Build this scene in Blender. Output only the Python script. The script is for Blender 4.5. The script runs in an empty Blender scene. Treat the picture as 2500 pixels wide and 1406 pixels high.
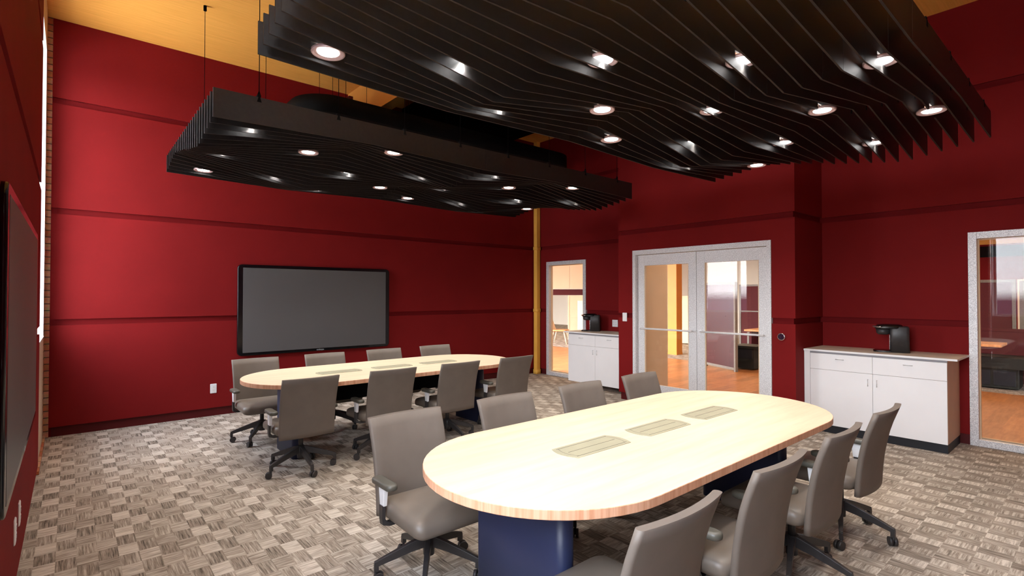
import bpy, bmesh, math
from math import sin, cos, pi, radians, floor, sqrt
from mathutils import Vector, Matrix

C = bpy.context.scene.collection
S = bpy.context.scene

# ------------------------------------------------------------------ materials
MATS = {}
def mat(name, col, rough=0.6, metal=0.0, spec=0.5, noise=None, bump=None, emis=None, coat=0.0):
    """principled material; noise=(scale, amount) varies the colour, bump=(scale, strength)"""
    m = bpy.data.materials.new(name); m.use_nodes = True
    nt = m.node_tree; b = nt.nodes['Principled BSDF']
    b.inputs['Base Color'].default_value = (*col, 1)
    b.inputs['Roughness'].default_value = rough
    b.inputs['Metallic'].default_value = metal
    b.inputs['Specular IOR Level'].default_value = spec
    b.inputs['Coat Weight'].default_value = coat
    if emis:
        b.inputs['Emission Color'].default_value = (*emis[0], 1)
        b.inputs['Emission Strength'].default_value = emis[1]
    if noise or bump:
        tc = nt.nodes.new('ShaderNodeTexCoord')
    if noise:
        n = nt.nodes.new('ShaderNodeTexNoise'); n.inputs['Scale'].default_value = noise[0]; n.inputs['Detail'].default_value = 3
        r = nt.nodes.new('ShaderNodeValToRGB')
        a = noise[1]
        r.color_ramp.elements[0].position = 0.35; r.color_ramp.elements[1].position = 0.65
        r.color_ramp.elements[0].color = (*[max(0, c * (1 - a)) for c in col], 1)
        r.color_ramp.elements[1].color = (*[min(1, c * (1 + a)) for c in col], 1)
        nt.links.new(tc.outputs['Object'], n.inputs['Vector']); nt.links.new(n.outputs['Fac'], r.inputs['Fac'])
        nt.links.new(r.outputs['Color'], b.inputs['Base Color'])
    if bump:
        n2 = nt.nodes.new('ShaderNodeTexNoise'); n2.inputs['Scale'].default_value = bump[0]; n2.inputs['Detail'].default_value = 2
        bp = nt.nodes.new('ShaderNodeBump'); bp.inputs['Strength'].default_value = bump[1]; bp.inputs['Distance'].default_value = 0.002
        nt.links.new(tc.outputs['Object'], n2.inputs['Vector']); nt.links.new(n2.outputs['Fac'], bp.inputs['Height'])
        nt.links.new(bp.outputs['Normal'], b.inputs['Normal'])
    MATS[name] = m
    return m

def wood(name, c1, c2, stretch, rough=0.45, spec=0.4, planks=None):
    """grain: noise stretched along one axis; stretch=(sx,sy,sz)"""
    m = bpy.data.materials.new(name); m.use_nodes = True
    nt = m.node_tree; b = nt.nodes['Principled BSDF']; L = nt.links.new
    tc = nt.nodes.new('ShaderNodeTexCoord'); mp = nt.nodes.new('ShaderNodeMapping')
    mp.inputs['Scale'].default_value = stretch
    n = nt.nodes.new('ShaderNodeTexNoise'); n.inputs['Scale'].default_value = 1; n.inputs['Detail'].default_value = 5
    n.inputs['Roughness'].default_value = 0.65
    r = nt.nodes.new('ShaderNodeValToRGB'); r.color_ramp.elements[0].position = 0.3; r.color_ramp.elements[1].position = 0.7
    r.color_ramp.elements[0].color = (*c1, 1); r.color_ramp.elements[1].color = (*c2, 1)
    L(tc.outputs['Object'], mp.inputs['Vector']); L(mp.outputs['Vector'], n.inputs['Vector']); L(n.outputs['Fac'], r.inputs['Fac'])
    out = r.outputs['Color']
    if planks:
        bt = nt.nodes.new('ShaderNodeTexBrick'); bt.inputs['Scale'].default_value = 1
        bt.inputs['Brick Width'].default_value = planks[0]; bt.inputs['Row Height'].default_value = planks[1]
        bt.inputs['Mortar Size'].default_value = 0.0
        bt.inputs['Color1'].default_value = (0.8, 0.8, 0.8, 1); bt.inputs['Color2'].default_value = (1.1, 1.1, 1.1, 1)
        L(tc.outputs['Object'], bt.inputs['Vector'])
        mx = nt.nodes.new('ShaderNodeMix'); mx.data_type = 'RGBA'; mx.blend_type = 'MULTIPLY'; mx.inputs['Factor'].default_value = 1
        L(out, mx.inputs['A']); L(bt.outputs['Color'], mx.inputs['B']); out = mx.outputs['Result']
    L(out, b.inputs['Base Color'])
    b.inputs['Roughness'].default_value = rough; b.inputs['Specular IOR Level'].default_value = spec
    MATS[name] = m
    return m

def carpet(name):
    m = bpy.data.materials.new(name); m.use_nodes = True
    nt = m.node_tree; N = nt.nodes.new; L = nt.links.new; b = nt.nodes['Principled BSDF']
    tc = N('ShaderNodeTexCoord'); sp = N('ShaderNodeSeparateXYZ'); L(tc.outputs['Object'], sp.inputs[0])
    def M(op, a, bb=None, clamp=False):
        n = N('ShaderNodeMath'); n.operation = op; n.use_clamp = clamp
        for i, v in enumerate((a, bb)):
            if v is None: continue
            if isinstance(v, (int, float)): n.inputs[i].default_value = v
            else: L(v, n.inputs[i])
        return n.outputs[0]
    x, y = sp.outputs[0], sp.outputs[1]
    cw, ch = 0.0945, 0.1540
    u = M('DIVIDE', M('ADD', x, 10 - 0.213 + cw * 4), cw); v = M('DIVIDE', M('ADD', y, 10 - 4.099 + ch * 4), ch)
    iu, iv = M('FLOOR', u), M('FLOOR', v)
    par = M('MODULO', M('ADD', iu, iv), 2.0)
    # cell tone: repeats every carpet tile (4 x 4 cells, odd tiles shifted)
    cb = N('ShaderNodeCombineXYZ'); L(M('MODULO', iu, 4.0), cb.inputs[0]); L(M('MODULO', iv, 4.0), cb.inputs[1])
    wn = N('ShaderNodeTexWhiteNoise'); wn.noise_dimensions = '3D'; L(cb.outputs[0], wn.inputs['Vector'])
    cb2 = N('ShaderNodeCombineXYZ'); L(iu, cb2.inputs[0]); L(iv, cb2.inputs[1])
    wn2 = N('ShaderNodeTexWhiteNoise'); L(cb2.outputs[0], wn2.inputs['Vector'])
    # yarn stripes inside the cell
    def stripes(a, bb, fa, fb):
        c = N('ShaderNodeCombineXYZ'); L(M('MULTIPLY', a, fa), c.inputs[0]); L(M('MULTIPLY', bb, fb), c.inputs[1]); L(M('MULTIPLY', wn2.outputs['Value'], 37.0), c.inputs[2])
        n = N('ShaderNodeTexNoise'); n.inputs['Scale'].default_value = 1; n.inputs['Detail'].default_value = 3; n.inputs['Roughness'].default_value = 0.7
        L(c.outputs[0], n.inputs['Vector']); return n.outputs['Fac']
    s0 = stripes(x, y, 105, 5); s1 = stripes(x, y, 6, 78)
    mx = N('ShaderNodeMix'); mx.data_type = 'FLOAT'; L(par, mx.inputs['Factor']); L(s0, mx.inputs[2]); L(s1, mx.inputs[3])
    st = M('MULTIPLY', M('SUBTRACT', mx.outputs[0], 0.5), 1.9)
    tone = M('MULTIPLY', M('SUBTRACT', wn.outputs['Value'], 0.5), 0.36)
    pt = M('MULTIPLY', par, 0.16)
    fac = M('ADD', M('ADD', M('ADD', st, tone), pt), 0.46, True)
    r = N('ShaderNodeValToRGB'); cr = r.color_ramp
    cr.elements[0].position = 0.0; cr.elements[0].color = (0.080, 0.063, 0.049, 1)
    cr.elements[1].position = 1.0; cr.elements[1].color = (0.66, 0.59, 0.50, 1)
    e = cr.elements.new(0.5); e.color = (0.345, 0.285, 0.228, 1)
    L(fac, r.inputs['Fac']); L(r.outputs['Color'], b.inputs['Base Color'])
    b.inputs['Roughness'].default_value = 0.95; b.inputs['Specular IOR Level'].default_value = 0.1
    MATS[name] = m; return m

def brick(name):
    m = bpy.data.materials.new(name); m.use_nodes = True
    nt = m.node_tree; N = nt.nodes.new; L = nt.links.new; b = nt.nodes['Principled BSDF']
    tc = N('ShaderNodeTexCoord'); sp = N('ShaderNodeSeparateXYZ'); cb = N('ShaderNodeCombineXYZ')
    L(tc.outputs['Object'], sp.inputs[0])
    ad = N('ShaderNodeMath'); ad.operation = 'ADD'; L(sp.outputs[0], ad.inputs[0]); L(sp.outputs[1], ad.inputs[1])
    L(ad.outputs[0], cb.inputs[0]); L(sp.outputs[2], cb.inputs[1])
    bt = N('ShaderNodeTexBrick'); bt.inputs['Scale'].default_value = 1
    bt.inputs['Brick Width'].default_value = 0.2; bt.inputs['Row Height'].default_value = 0.0715; bt.inputs['Mortar Size'].default_value = 0.006
    bt.inputs['Color1'].default_value = (0.42, 0.13, 0.06, 1); bt.inputs['Color2'].default_value = (0.55, 0.33, 0.2, 1)
    bt.inputs['Mortar'].default_value = (0.10, 0.06, 0.045, 1); bt.inputs['Bias'].default_value = -0.1
    L(cb.outputs[0], bt.inputs['Vector'])
    n = N('ShaderNodeTexNoise'); n.inputs['Scale'].default_value = 30; L(tc.outputs['Object'], n.inputs['Vector'])
    mx = N('ShaderNodeMix'); mx.data_type = 'RGBA'; mx.blend_type = 'OVERLAY'; mx.inputs['Factor'].default_value = 0.6
    L(bt.outputs['Color'], mx.inputs['A']); L(n.outputs['Color'], mx.inputs['B']); L(mx.outputs['Result'], b.inputs['Base Color'])
    b.inputs['Roughness'].default_value = 0.9
    MATS[name] = m; return m

def glass(name, tint=(1, 1, 1), refl=1.0, rough=0.0):
    m = bpy.data.materials.new(name); m.use_nodes = True
    nt = m.node_tree; nt.nodes.clear(); N = nt.nodes.new; L = nt.links.new
    o = N('ShaderNodeOutputMaterial'); mx = N('ShaderNodeMixShader'); t = N('ShaderNodeBsdfTransparent'); g = N('ShaderNodeBsdfGlossy')
    f = N('ShaderNodeFresnel')
    ge = N('ShaderNodeNewGeometry'); io = N('ShaderNodeMix'); io.data_type = 'FLOAT'; io.inputs[2].default_value = 1.5; io.inputs[3].default_value = 1/1.5
    L(ge.outputs['Backfacing'], io.inputs['Factor']); L(io.outputs[0], f.inputs['IOR'])
    mu = N('ShaderNodeMath'); mu.operation = 'MULTIPLY'; mu.inputs[1].default_value = refl; mu.use_clamp = True
    t.inputs['Color'].default_value = (*tint, 1); g.inputs['Roughness'].default_value = rough
    L(f.outputs[0], mu.inputs[0]); L(mu.outputs[0], mx.inputs[0]); L(t.outputs[0], mx.inputs[1]); L(g.outputs[0], mx.inputs[2]); L(mx.outputs[0], o.inputs[0])
    MATS[name] = m; return m

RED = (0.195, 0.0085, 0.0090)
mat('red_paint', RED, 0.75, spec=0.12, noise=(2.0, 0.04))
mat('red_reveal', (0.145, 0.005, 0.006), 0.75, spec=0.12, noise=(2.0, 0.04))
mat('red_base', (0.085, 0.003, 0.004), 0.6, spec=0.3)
mat('speckled_aluminium', (0.78, 0.765, 0.775), 0.45, metal=0.2, noise=(170.0, 0.34), bump=(300, 0.25))
mat('satin_steel', (0.80, 0.80, 0.80), 0.3, metal=0.6)
mat('taupe_vinyl', (0.165, 0.132, 0.105), 0.42, spec=0.5, noise=(6.0, 0.05), bump=(600, 0.05))
mat('taupe_fabric', (0.150, 0.120, 0.098), 0.6, spec=0.45, noise=(8.0, 0.05))
mat('charcoal_plastic', (0.035, 0.031, 0.031), 0.42, spec=0.5, noise=(30.0, 0.1))
mat('arm_pad', (0.085, 0.078, 0.062), 0.4, spec=0.5, noise=(20.0, 0.06))
mat('white_plastic', (0.85, 0.84, 0.84), 0.4, noise=(20.0, 0.02))
mat('navy_laminate', (0.019, 0.027, 0.078), 0.45, spec=0.55, noise=(3.0, 0.08))
mat('white_laminate', (0.88, 0.865, 0.86), 0.45, spec=0.35, noise=(3.0, 0.015))
mat('cream_laminate', (0.72, 0.60, 0.46), 0.5, spec=0.3, noise=(5.0, 0.03))
mat('warm_lit_laminate', (0.66, 0.43, 0.29), 0.5, spec=0.3, noise=(5.0, 0.03))  # white cabinet sides with the warm light on them painted in
mat('gap_shade', (0.30, 0.29, 0.31), 0.6, noise=(5.0, 0.03))  # grey paints in the shade of the reveal under the countertop
mat('black_kick', (0.008, 0.009, 0.014), 0.5, noise=(5.0, 0.05))
mat('hatch_grey', (0.33, 0.31, 0.215), 0.5, spec=0.3, noise=(8.0, 0.04))
mat('hatch_line', (0.03, 0.028, 0.02), 0.7, noise=(8.0, 0.04))
mat('black_gloss', (0.004, 0.004, 0.005), 0.18, spec=0.5, noise=(3.0, 0.05))
mat('black_matte', (0.004, 0.004, 0.004), 0.8, spec=0.1, noise=(3.0, 0.05))
mat('screen_grey', (0.105, 0.098, 0.098), 0.45, spec=0.3, noise=(0.6, 0.05))
mat('logo_grey', (0.5, 0.5, 0.5), 0.5)
mat('baffle_black', (0.0080, 0.0072, 0.0070), 0.41, spec=0.6, noise=(40.0, 0.35), bump=(900, 0.5))
mat('baffle_edge_lit', (0.026, 0.017, 0.012), 0.6, spec=0.2, noise=(40.0, 0.1))  # slat bottoms; warm bounce from tables and floor put into the colour
mat('cable_black', (0.004, 0.003, 0.003), 0.9, spec=0.05, noise=(10.0, 0.05))
mat('copper', (0.62, 0.33, 0.22), 0.35, metal=0.55, noise=(30.0, 0.06))
mat('trim_rose', (0.52, 0.36, 0.34), 0.35, metal=0.3, noise=(30.0, 0.06))
mat('lamp_lens', (1, 1, 1), 0.5, emis=((1, 0.985, 0.97), 14.0))
mat('orange_paint', (0.95, 0.50, 0.085), 0.4, spec=0.4, noise=(3.0, 0.04))
mat('column_orange', (0.72, 0.26, 0.025), 0.4, spec=0.4, noise=(3.0, 0.04))
mat('beam_orange', (0.92, 0.45, 0.09), 0.6, spec=0.3, noise=(3.0, 0.04))
mat('plaster_cream', (0.72, 0.58, 0.42), 0.8, noise=(3.0, 0.03))
mat('plaster_white', (0.86, 0.80, 0.68), 0.8, noise=(3.0, 0.02))
mat('maroon_fabric', (0.085, 0.006, 0.008), 0.8, noise=(60.0, 0.1))
mat('maroon_glass', (0.055, 0.004, 0.006), 0.25, spec=0.5, noise=(2.0, 0.1))
mat('grey_frame', (0.20, 0.175, 0.14), 0.5, noise=(60.0, 0.15))
mat('panel_cream', (0.78, 0.60, 0.40), 0.6, noise=(3.0, 0.03))
mat('dark_cabinet', (0.012, 0.014, 0.011), 0.5, noise=(3.0, 0.1))
mat('silver', (0.75, 0.70, 0.66), 0.2, metal=0.9, noise=(10.0, 0.03))
mat('slot_dark', (0.25, 0.25, 0.28), 0.6, noise=(10.0, 0.03))
mat('dark_lens', (0.035, 0.012, 0.03), 0.15, spec=0.7, noise=(60.0, 0.3))
mat('ground_outside', (0.055, 0.035, 0.055), 0.9, noise=(0.3, 0.2))
wood('maple_top', (0.64, 0.49, 0.33), (0.78, 0.64, 0.46), (1.2, 14, 4), 0.38, 0.45)
wood('maple_edge', (0.58, 0.26, 0.135), (0.80, 0.46, 0.30), (55, 55, 2), 0.45)
wood('ceiling_wood', (0.80, 0.36, 0.06), (0.95, 0.46, 0.10), (2.0, 60, 2), 0.65, 0.2)
wood('corridor_wood', (0.36, 0.125, 0.035), (0.56, 0.24, 0.085), (3.0, 22, 3), 0.35, 0.4, planks=(1.2, 0.18))
wood('desk_wood', (0.62, 0.25, 0.08), (0.80, 0.40, 0.16), (4, 30, 4), 0.4, 0.4)
carpet('carpet_tiles'); brick('brick')
glass('window_glass', (1, 1, 1), 0.8); glass('door_glass', (0.97, 0.96, 0.95), 0.62)

# ------------------------------------------------------------------ mesh builder
class MB:
    def __init__(s): s.v = []; s.f = []; s.m = []; s.sm = []
    def add(s, vs, fs, mi=0, smooth=False):
        o = len(s.v); s.v += [tuple(p) for p in vs]
        for f in fs: s.f.append([i + o for i in f]); s.m.append(mi); s.sm.append(smooth)
        return s
    def box(s, x0, x1, y0, y1, z0, z1, mi=0, M=None):
        v = [Vector(p) for p in ((x0,y0,z0),(x1,y0,z0),(x1,y1,z0),(x0,y1,z0),(x0,y0,z1),(x1,y0,z1),(x1,y1,z1),(x0,y1,z1))]
        if M: v = [M @ p for p in v]
        return s.add(v, [(0,3,2,1),(4,5,6,7),(0,1,5,4),(1,2,6,5),(2,3,7,6),(3,0,4,7)], mi)
    def loft(s, loops, mi=0, smooth=True, cap0=True, cap1=True, closed=True, capmi=None):
        n = len(loops[0]); vs = [p for l in loops for p in l]; fs = []
        for k in range(len(loops) - 1):
            for i in range(n if closed else n - 1):
                j = (i + 1) % n
                fs.append((k*n+i, k*n+j, (k+1)*n+j, (k+1)*n+i))
        o = len(s.v)
        s.add(vs, fs, mi, smooth)
        cm = mi if capmi is None else capmi
        if cap0: s.f.append([o + i for i in reversed(range(n))]); s.m.append(cm); s.sm.append(False)
        if cap1: s.f.append([o + (len(loops)-1)*n + i for i in range(n)]); s.m.append(cm); s.sm.append(False)
        return s
    def cyl(s, p0, p1, r0, r1=None, n=16, mi=0, smooth=True):
        p0, p1 = Vector(p0), Vector(p1); r1 = r0 if r1 is None else r1
        d = (p1 - p0).normalized(); a = d.orthogonal().normalized(); b = d.cross(a)
        loops = [[p + (a*cos(2*pi*i/n) + b*sin(2*pi*i/n))*r for i in range(n)] for p, r in ((p0, r0), (p1, r1))]
        return s.loft(loops, mi, smooth)
    def build(s, name, mats, parent=None, bevel=0, loc=None):
        me = bpy.data.meshes.new(name); me.from_pydata(s.v, [], s.f)
        if isinstance(mats, str): mats = [mats]
        for k in mats: me.materials.append(MATS[k])
        for i, p in enumerate(me.polygons): p.material_index = s.m[i]; p.use_smooth = s.sm[i]
        me.update()
        o = bpy.data.objects.new(name, me); C.objects.link(o)
        if parent: o.parent = parent
        if loc: o.location = loc
        if bevel:
            b = o.modifiers.new('bevel', 'BEVEL'); b.width = bevel; b.segments = 2; b.limit_method = 'ANGLE'; b.angle_limit = radians(40)
        return o

def empty(name, loc, rz=0):
    o = bpy.data.objects.new(name, None); C.objects.link(o); o.location = loc; o.rotation_euler = (0, 0, rz)
    o.empty_display_size = 0.05
    return o
def tag(o, label=None, cat=None, group=None, kind=None):
    for k, v in (('label', label), ('category', cat), ('group', group), ('kind', kind)):
        if v: o[k] = v
    return o
def struct(o, label=None): o['kind'] = 'structure'; return o
KIDS = {}
def children(o):
    return [c for c in bpy.data.objects if c.parent == o]
def copy_tree(o, kids, parent=None):
    c = o.copy(); C.objects.link(c); c.parent = parent
    for ch in kids.get(o.name, []): copy_tree(ch, kids, c)
    return c
def kidmap():
    k = {}
    for o in bpy.data.objects:
        if o.parent: k.setdefault(o.parent.name, []).append(o)
    return k

def rrect(hx, hy, r, n=5, cx=0, cy=0, z=0):
    pts = []
    for sx, sy, a0 in ((1,1,0),(-1,1,90),(-1,-1,180),(1,-1,270)):
        for i in range(n + 1):
            a = radians(a0 + 90*i/n)
            pts.append((cx + sx*(hx-r) + r*cos(a), cy + sy*(hy-r) + r*sin(a), z))
    return pts

# ------------------------------------------------------------------ camera
cam_d = bpy.data.cameras.new('camera'); cam = bpy.data.objects.new('camera', cam_d); C.objects.link(cam)
cam_d.sensor_width = 36; cam_d.lens = 1264.29 / 2500 * 36; cam_d.clip_start = 0.02; cam_d.clip_end = 200
cam.location = (0, 0, 1.52); cam.rotation_euler = (radians(90 + 0.818), 0, radians(-40.429))
S.camera = cam
S.view_settings.view_transform = 'Standard'; S.view_settings.look = 'None'; S.view_settings.gamma = 1
S.view_settings.use_curve_mapping = False; S.view_settings.exposure = 0.12

# ------------------------------------------------------------------ room shell
ZC = 4.515                       # ceiling
YB, XR, XL, YF = 7.435, 6.98, -0.195, -2.6
BANDS = [(0.105, 1.196), (1.262, 2.401), (2.466, 3.598), (3.662, ZC)]   # raised panels between the reveals
REC = 0.026
def subtract(r, holes):
    rs = [r]
    for h in holes:
        out = []
        for a in rs:
            u0, u1, z0, z1 = a; hu0, hu1, hz0, hz1 = h
            if hu1 <= u0 or hu0 >= u1 or hz1 <= z0 or hz0 >= z1: out.append(a); continue
            if hz0 > z0: out.append((u0, u1, z0, hz0))
            if hz1 < z1: out.append((u0, u1, hz1, z1))
            c0, c1 = max(z0, hz0), min(z1, hz1)
            if hu0 > u0: out.append((u0, hu0, c0, c1))
            if hu1 < u1: out.append((hu1, u1, c0, c1))
        rs = out
    return rs
def wall(mb, axis, face, nrm, u0, u1, holes=(), thick=0.14, r0=0, r1=0, f0=0, top=ZC):
    """wall panels with recessed reveals. axis 'x': plane x=face running along y. nrm = +1/-1 direction it faces.
    r0/r1: recess the backing at the ends too (outer corners)."""
    back0, back1 = face - nrm*REC, face - nrm*thick
    def put(u0, u1, z0, z1, d0, d1, mi=0):
        a, b = min(d0, d1), max(d0, d1)
        if axis == 'x': mb.box(a, b, u0, u1, z0, z1, mi)
        else: mb.box(u0, u1, a, b, z0, z1, mi)
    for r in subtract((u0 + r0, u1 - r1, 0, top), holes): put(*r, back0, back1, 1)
    for z0, z1 in BANDS:
        for r in subtract((u0 + f0, u1, z0, min(z1, top)), holes): put(*r, face, back0 - nrm*0.001)

mb = MB(); wall(mb, 'y', YB, -1, -0.17, XR + 0.1); struct(mb.build('wall_back', ['red_paint', 'red_reveal']))
# left wall (furred drywall) stops short of the window by the back corner
mb = MB(); wall(mb, 'x', XL, 1, 1.75, 5.85, thick=0.05); struct(mb.build('wall_left', ['red_paint', 'red_reveal']))
mb = MB(); wall(mb, 'x', XL, 1, YF, -0.3, thick=0.05); struct(mb.build('wall_left_rear', ['red_paint', 'red_reveal']))
# sidelight openings in the right wall
H1 = (-0.045, 1.005, 0, 2.162)
mb = MB(); wall(mb, 'x', XR, -1, YF, 2.40, [H1]); struct(mb.build('wall_right', ['red_paint', 'red_reveal']))
H2 = (6.16, 7.165, 0, 2.162)
mb = MB(); wall(mb, 'x', XR, -1, 4.75, YB + 0.02, [H2]); struct(mb.build('wall_right_far', ['red_paint', 'red_reveal']))
# projecting entrance bay
XB, BY0, BY1 = 6.16, 2.352, 4.802
HD = (2.608, 4.548, 0, 2.162)
mb = MB(); wall(mb, 'x', XB, -1, BY0, BY1, [HD], thick=0.14, r0=REC, r1=REC)
wall(mb, 'y', BY0, -1, XB, XR - 0.0005, thick=0.14, r0=0.1405, f0=REC+0.0015)
wall(mb, 'y', BY1, 1, XB, XR - 0.0005, thick=0.14, r0=0.1405, f0=REC+0.0015)
struct(mb.build('wall_entrance', ['red_paint', 'red_reveal']))
mb = MB(); wall(mb, 'y', YF, 1, XL - 0.05, XR + 0.1); struct(mb.build('wall_front', ['red_paint', 'red_reveal']))
# recessed skirting
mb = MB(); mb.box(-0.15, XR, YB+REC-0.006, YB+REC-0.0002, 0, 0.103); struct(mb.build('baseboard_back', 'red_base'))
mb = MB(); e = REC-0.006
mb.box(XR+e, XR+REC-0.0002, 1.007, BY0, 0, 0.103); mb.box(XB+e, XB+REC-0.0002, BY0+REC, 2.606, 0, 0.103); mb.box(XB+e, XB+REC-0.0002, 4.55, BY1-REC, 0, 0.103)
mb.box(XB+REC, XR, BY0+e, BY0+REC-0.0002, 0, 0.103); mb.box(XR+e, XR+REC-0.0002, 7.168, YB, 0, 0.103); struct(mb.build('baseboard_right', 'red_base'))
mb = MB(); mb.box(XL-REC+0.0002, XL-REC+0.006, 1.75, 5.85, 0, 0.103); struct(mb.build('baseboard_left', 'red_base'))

mb = MB(); mb.box(-0.6, XR+0.02, YF-0.2, YB+0.2, -0.1, 0.0); mb.box(XR+0.02, XR+0.03, BY1, BY1+0.01, -0.1, -0.05); struct(mb.build('floor', 'carpet_tiles'))
mb = MB(); mb.box(-0.6, XR+0.15, YF-0.2, YB+0.2, ZC, ZC+0.12); struct(mb.build('ceiling', 'ceiling_wood'))

# exterior brick wall around the windows
W1Y0, W1Y1, W2Y0, W2Y1, WZ0, WZ1 = 5.95, 7.22, -0.25, 1.70, 1.09, 4.09
mb = MB()
mb.box(-0.60, -0.212, W1Y1, YB+0.16, 0, ZC)                # pier at the corner
mb.box(-0.212, -0.1705, YB-0.008, YB+0.16, 0, ZC)
mb.box(-0.60, -0.247, 1.75, W1Y0, 0, ZC); mb.box(-0.60, -0.247, YF-0.2, W2Y0, 0, ZC)
mb.box(-0.2115, -0.192, W1Y0, YB-0.009, 0, 0.03)                # brick course at the floor
struct(mb.build('wall_brick', 'brick'))
mb = MB()
for y0, y1 in ((W1Y0, W1Y1), (W2Y0, W2Y1)):
    mb.box(-0.60, -0.212, y0, y1-0.0, 0.0, WZ0); mb.box(-0.60, -0.212, y0, y1, WZ1, ZC)
struct(mb.build('wall_spandrel', 'plaster_cream'))
for wi, (y0, y1) in enumerate(((W1Y0, W1Y1), (W2Y0, W2Y1))):
    mb = MB(); fx0, fx1 = -0.56, -0.49; t = 0.045
    mb.box(fx0, fx1, y0, y0+t, WZ0, WZ1); mb.box(fx0, fx1, y1-t, y1, WZ0, WZ1)
    mb.box(fx0, fx1, y0+t, y1-t, WZ0, WZ0+t); mb.box(fx0, fx1, y0+t, y1-t, WZ1-t, WZ1)
    nm = 1
    for k in range(1, nm+1):
        ym = y0 + (y1-y0)*k/(nm+1) if wi else 6.30; mb.box(fx0, fx1, ym-0.03, ym+0.03, WZ0+t, WZ1-t)
    mb.box(fx0, fx1, y0+t, y1-t, 3.62, 3.66)
    w = struct(mb.build('window_%d' % (wi+1), 'white_plastic'))
    mb = MB(); mb.box(-0.527, -0.523, y0+t, y1-t, WZ0+t, WZ1-t); mb.build('window_pane', 'window_glass', w)
    mb = MB(); mb.box(-0.49, -0.208, y0, y1, WZ0, WZ0+0.012); mb.build('window_sill', 'white_plastic', w)
    mb = MB(); mb.box(-0.49, -0.2125, y1-0.012, y1, WZ0+0.012, WZ1); mb.box(-0.49, -0.2125, y0, y0+0.012, WZ0+0.012, WZ1); mb.box(-0.49, -0.2125, y0+0.012, y1-0.012, WZ1-0.012, WZ1); mb.build('window_reveal', 'white_plastic', w)

# aluminium sidelights and the double door
def sidelight(name, y0, y1, x, depth=0.10):
    mb = MB(); t = 0.068; x0, x1 = x-0.012, x+depth
    mb.box(x0, x1, y0, y0+t, 0.002, 2.162); mb.box(x0, x1, y1-t, y1, 0.002, 2.162)
    mb.box(x0, x1, y0+t, y1-t, 2.094, 2.162); mb.box(x0, x1, y0+t, y1-t, 0.002, 0.07)
    f = struct(mb.build(name, 'speckled_aluminium', bevel=0.002))
    mb = MB(); mb.box(x+0.045, x+0.051, y0+t, y1-t, 0.07, 2.094); mb.build('window_pane', 'door_glass', f)
    mb = MB(); s = 0.012
    for a in (x+0.051, ):
        mb.box(a, a+0.03, y0+t, y0+t+s, 0.07, 2.094); mb.box(a, a+0.03, y1-t-s, y1-t, 0.07, 2.094)
        mb.box(a, a+0.03, y0+t+s, y1-t-s, 0.07, 0.07+s); mb.box(a, a+0.03, y0+t+s, y1-t-s, 2.094-s, 2.094)
    mb.build('glazing_stop', 'panel_cream', f)
    return f
sidelight('window_3', 6.162, 7.163, XR)
sidelight('window_4', -0.043, 1.003, XR)

mb = MB(); x0, x1 = XB-0.012, XB+0.145; t = 0.05
mb.box(x0, x1, 2.61, 2.61+t, 0.002, 2.162); mb.box(x0, x1, 4.546-t, 4.546, 0.002, 2.162); mb.box(x0, x1, 2.61+t, 4.546-t, 2.097, 2.162)
struct(mb.build('trim_1', 'speckled_aluminium', bevel=0.002))
def door_leaf(name, y0, y1, hinge_left):
    mb = MB(); a, b = XB+0.045, XB+0.090; st = 0.112; zt, zb = 2.092, 0.01
    mb.box(a, b, y0, y0+st, zb, zt); mb.box(a, b, y1-st, y1, zb, zt)
    mb.box(a, b, y0+st, y1-st, zt-0.150, zt); mb.box(a, b, y0+st, y1-st, zb, 0.275)
    d = struct(mb.build(name, 'speckled_aluminium', bevel=0.002))
    mb = MB(); mb.box(XB+0.064, XB+0.070, y0+st, y1-st, 0.275, zt-0.150); mb.build('door_pane', 'door_glass', d)
    mb = MB(); s = 0.010
    mb.box(a+0.004, a+0.018, y0+st, y0+st+s, 0.275, zt-0.15); mb.box(a+0.004, a+0.018, y1-st-s, y1-st, 0.275, zt-0.15)
    mb.build('glazing_bead', 'panel_cream', d)
    mb = MB(); xo = XB-0.012; ya, yb = y0+0.035, y1-0.075
    mb.cyl((xo, ya, 1.054), (xo, yb, 1.054), 0.0125, n=14)
    for yy in (ya+0.02, yb-0.02): mb.cyl((xo, yy, 1.054), (a+0.001, yy, 1.054), 0.009, n=10)
    mb.build('push_bar', 'white_plastic', d)
    mb = MB()
    yy = y0+0.06 if hinge_left else y1-0.06
    mb.cyl((a-0.004, y1-0.05, 1.054), (a+0.001, y1-0.05, 1.054), 0.022, n=16); mb.build('bar_rose', 'satin_steel', d)
    return d
door_leaf('door_1', 2.662, 3.575, True)
door_leaf('door_2', 3.581, 4.494, False)

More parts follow.
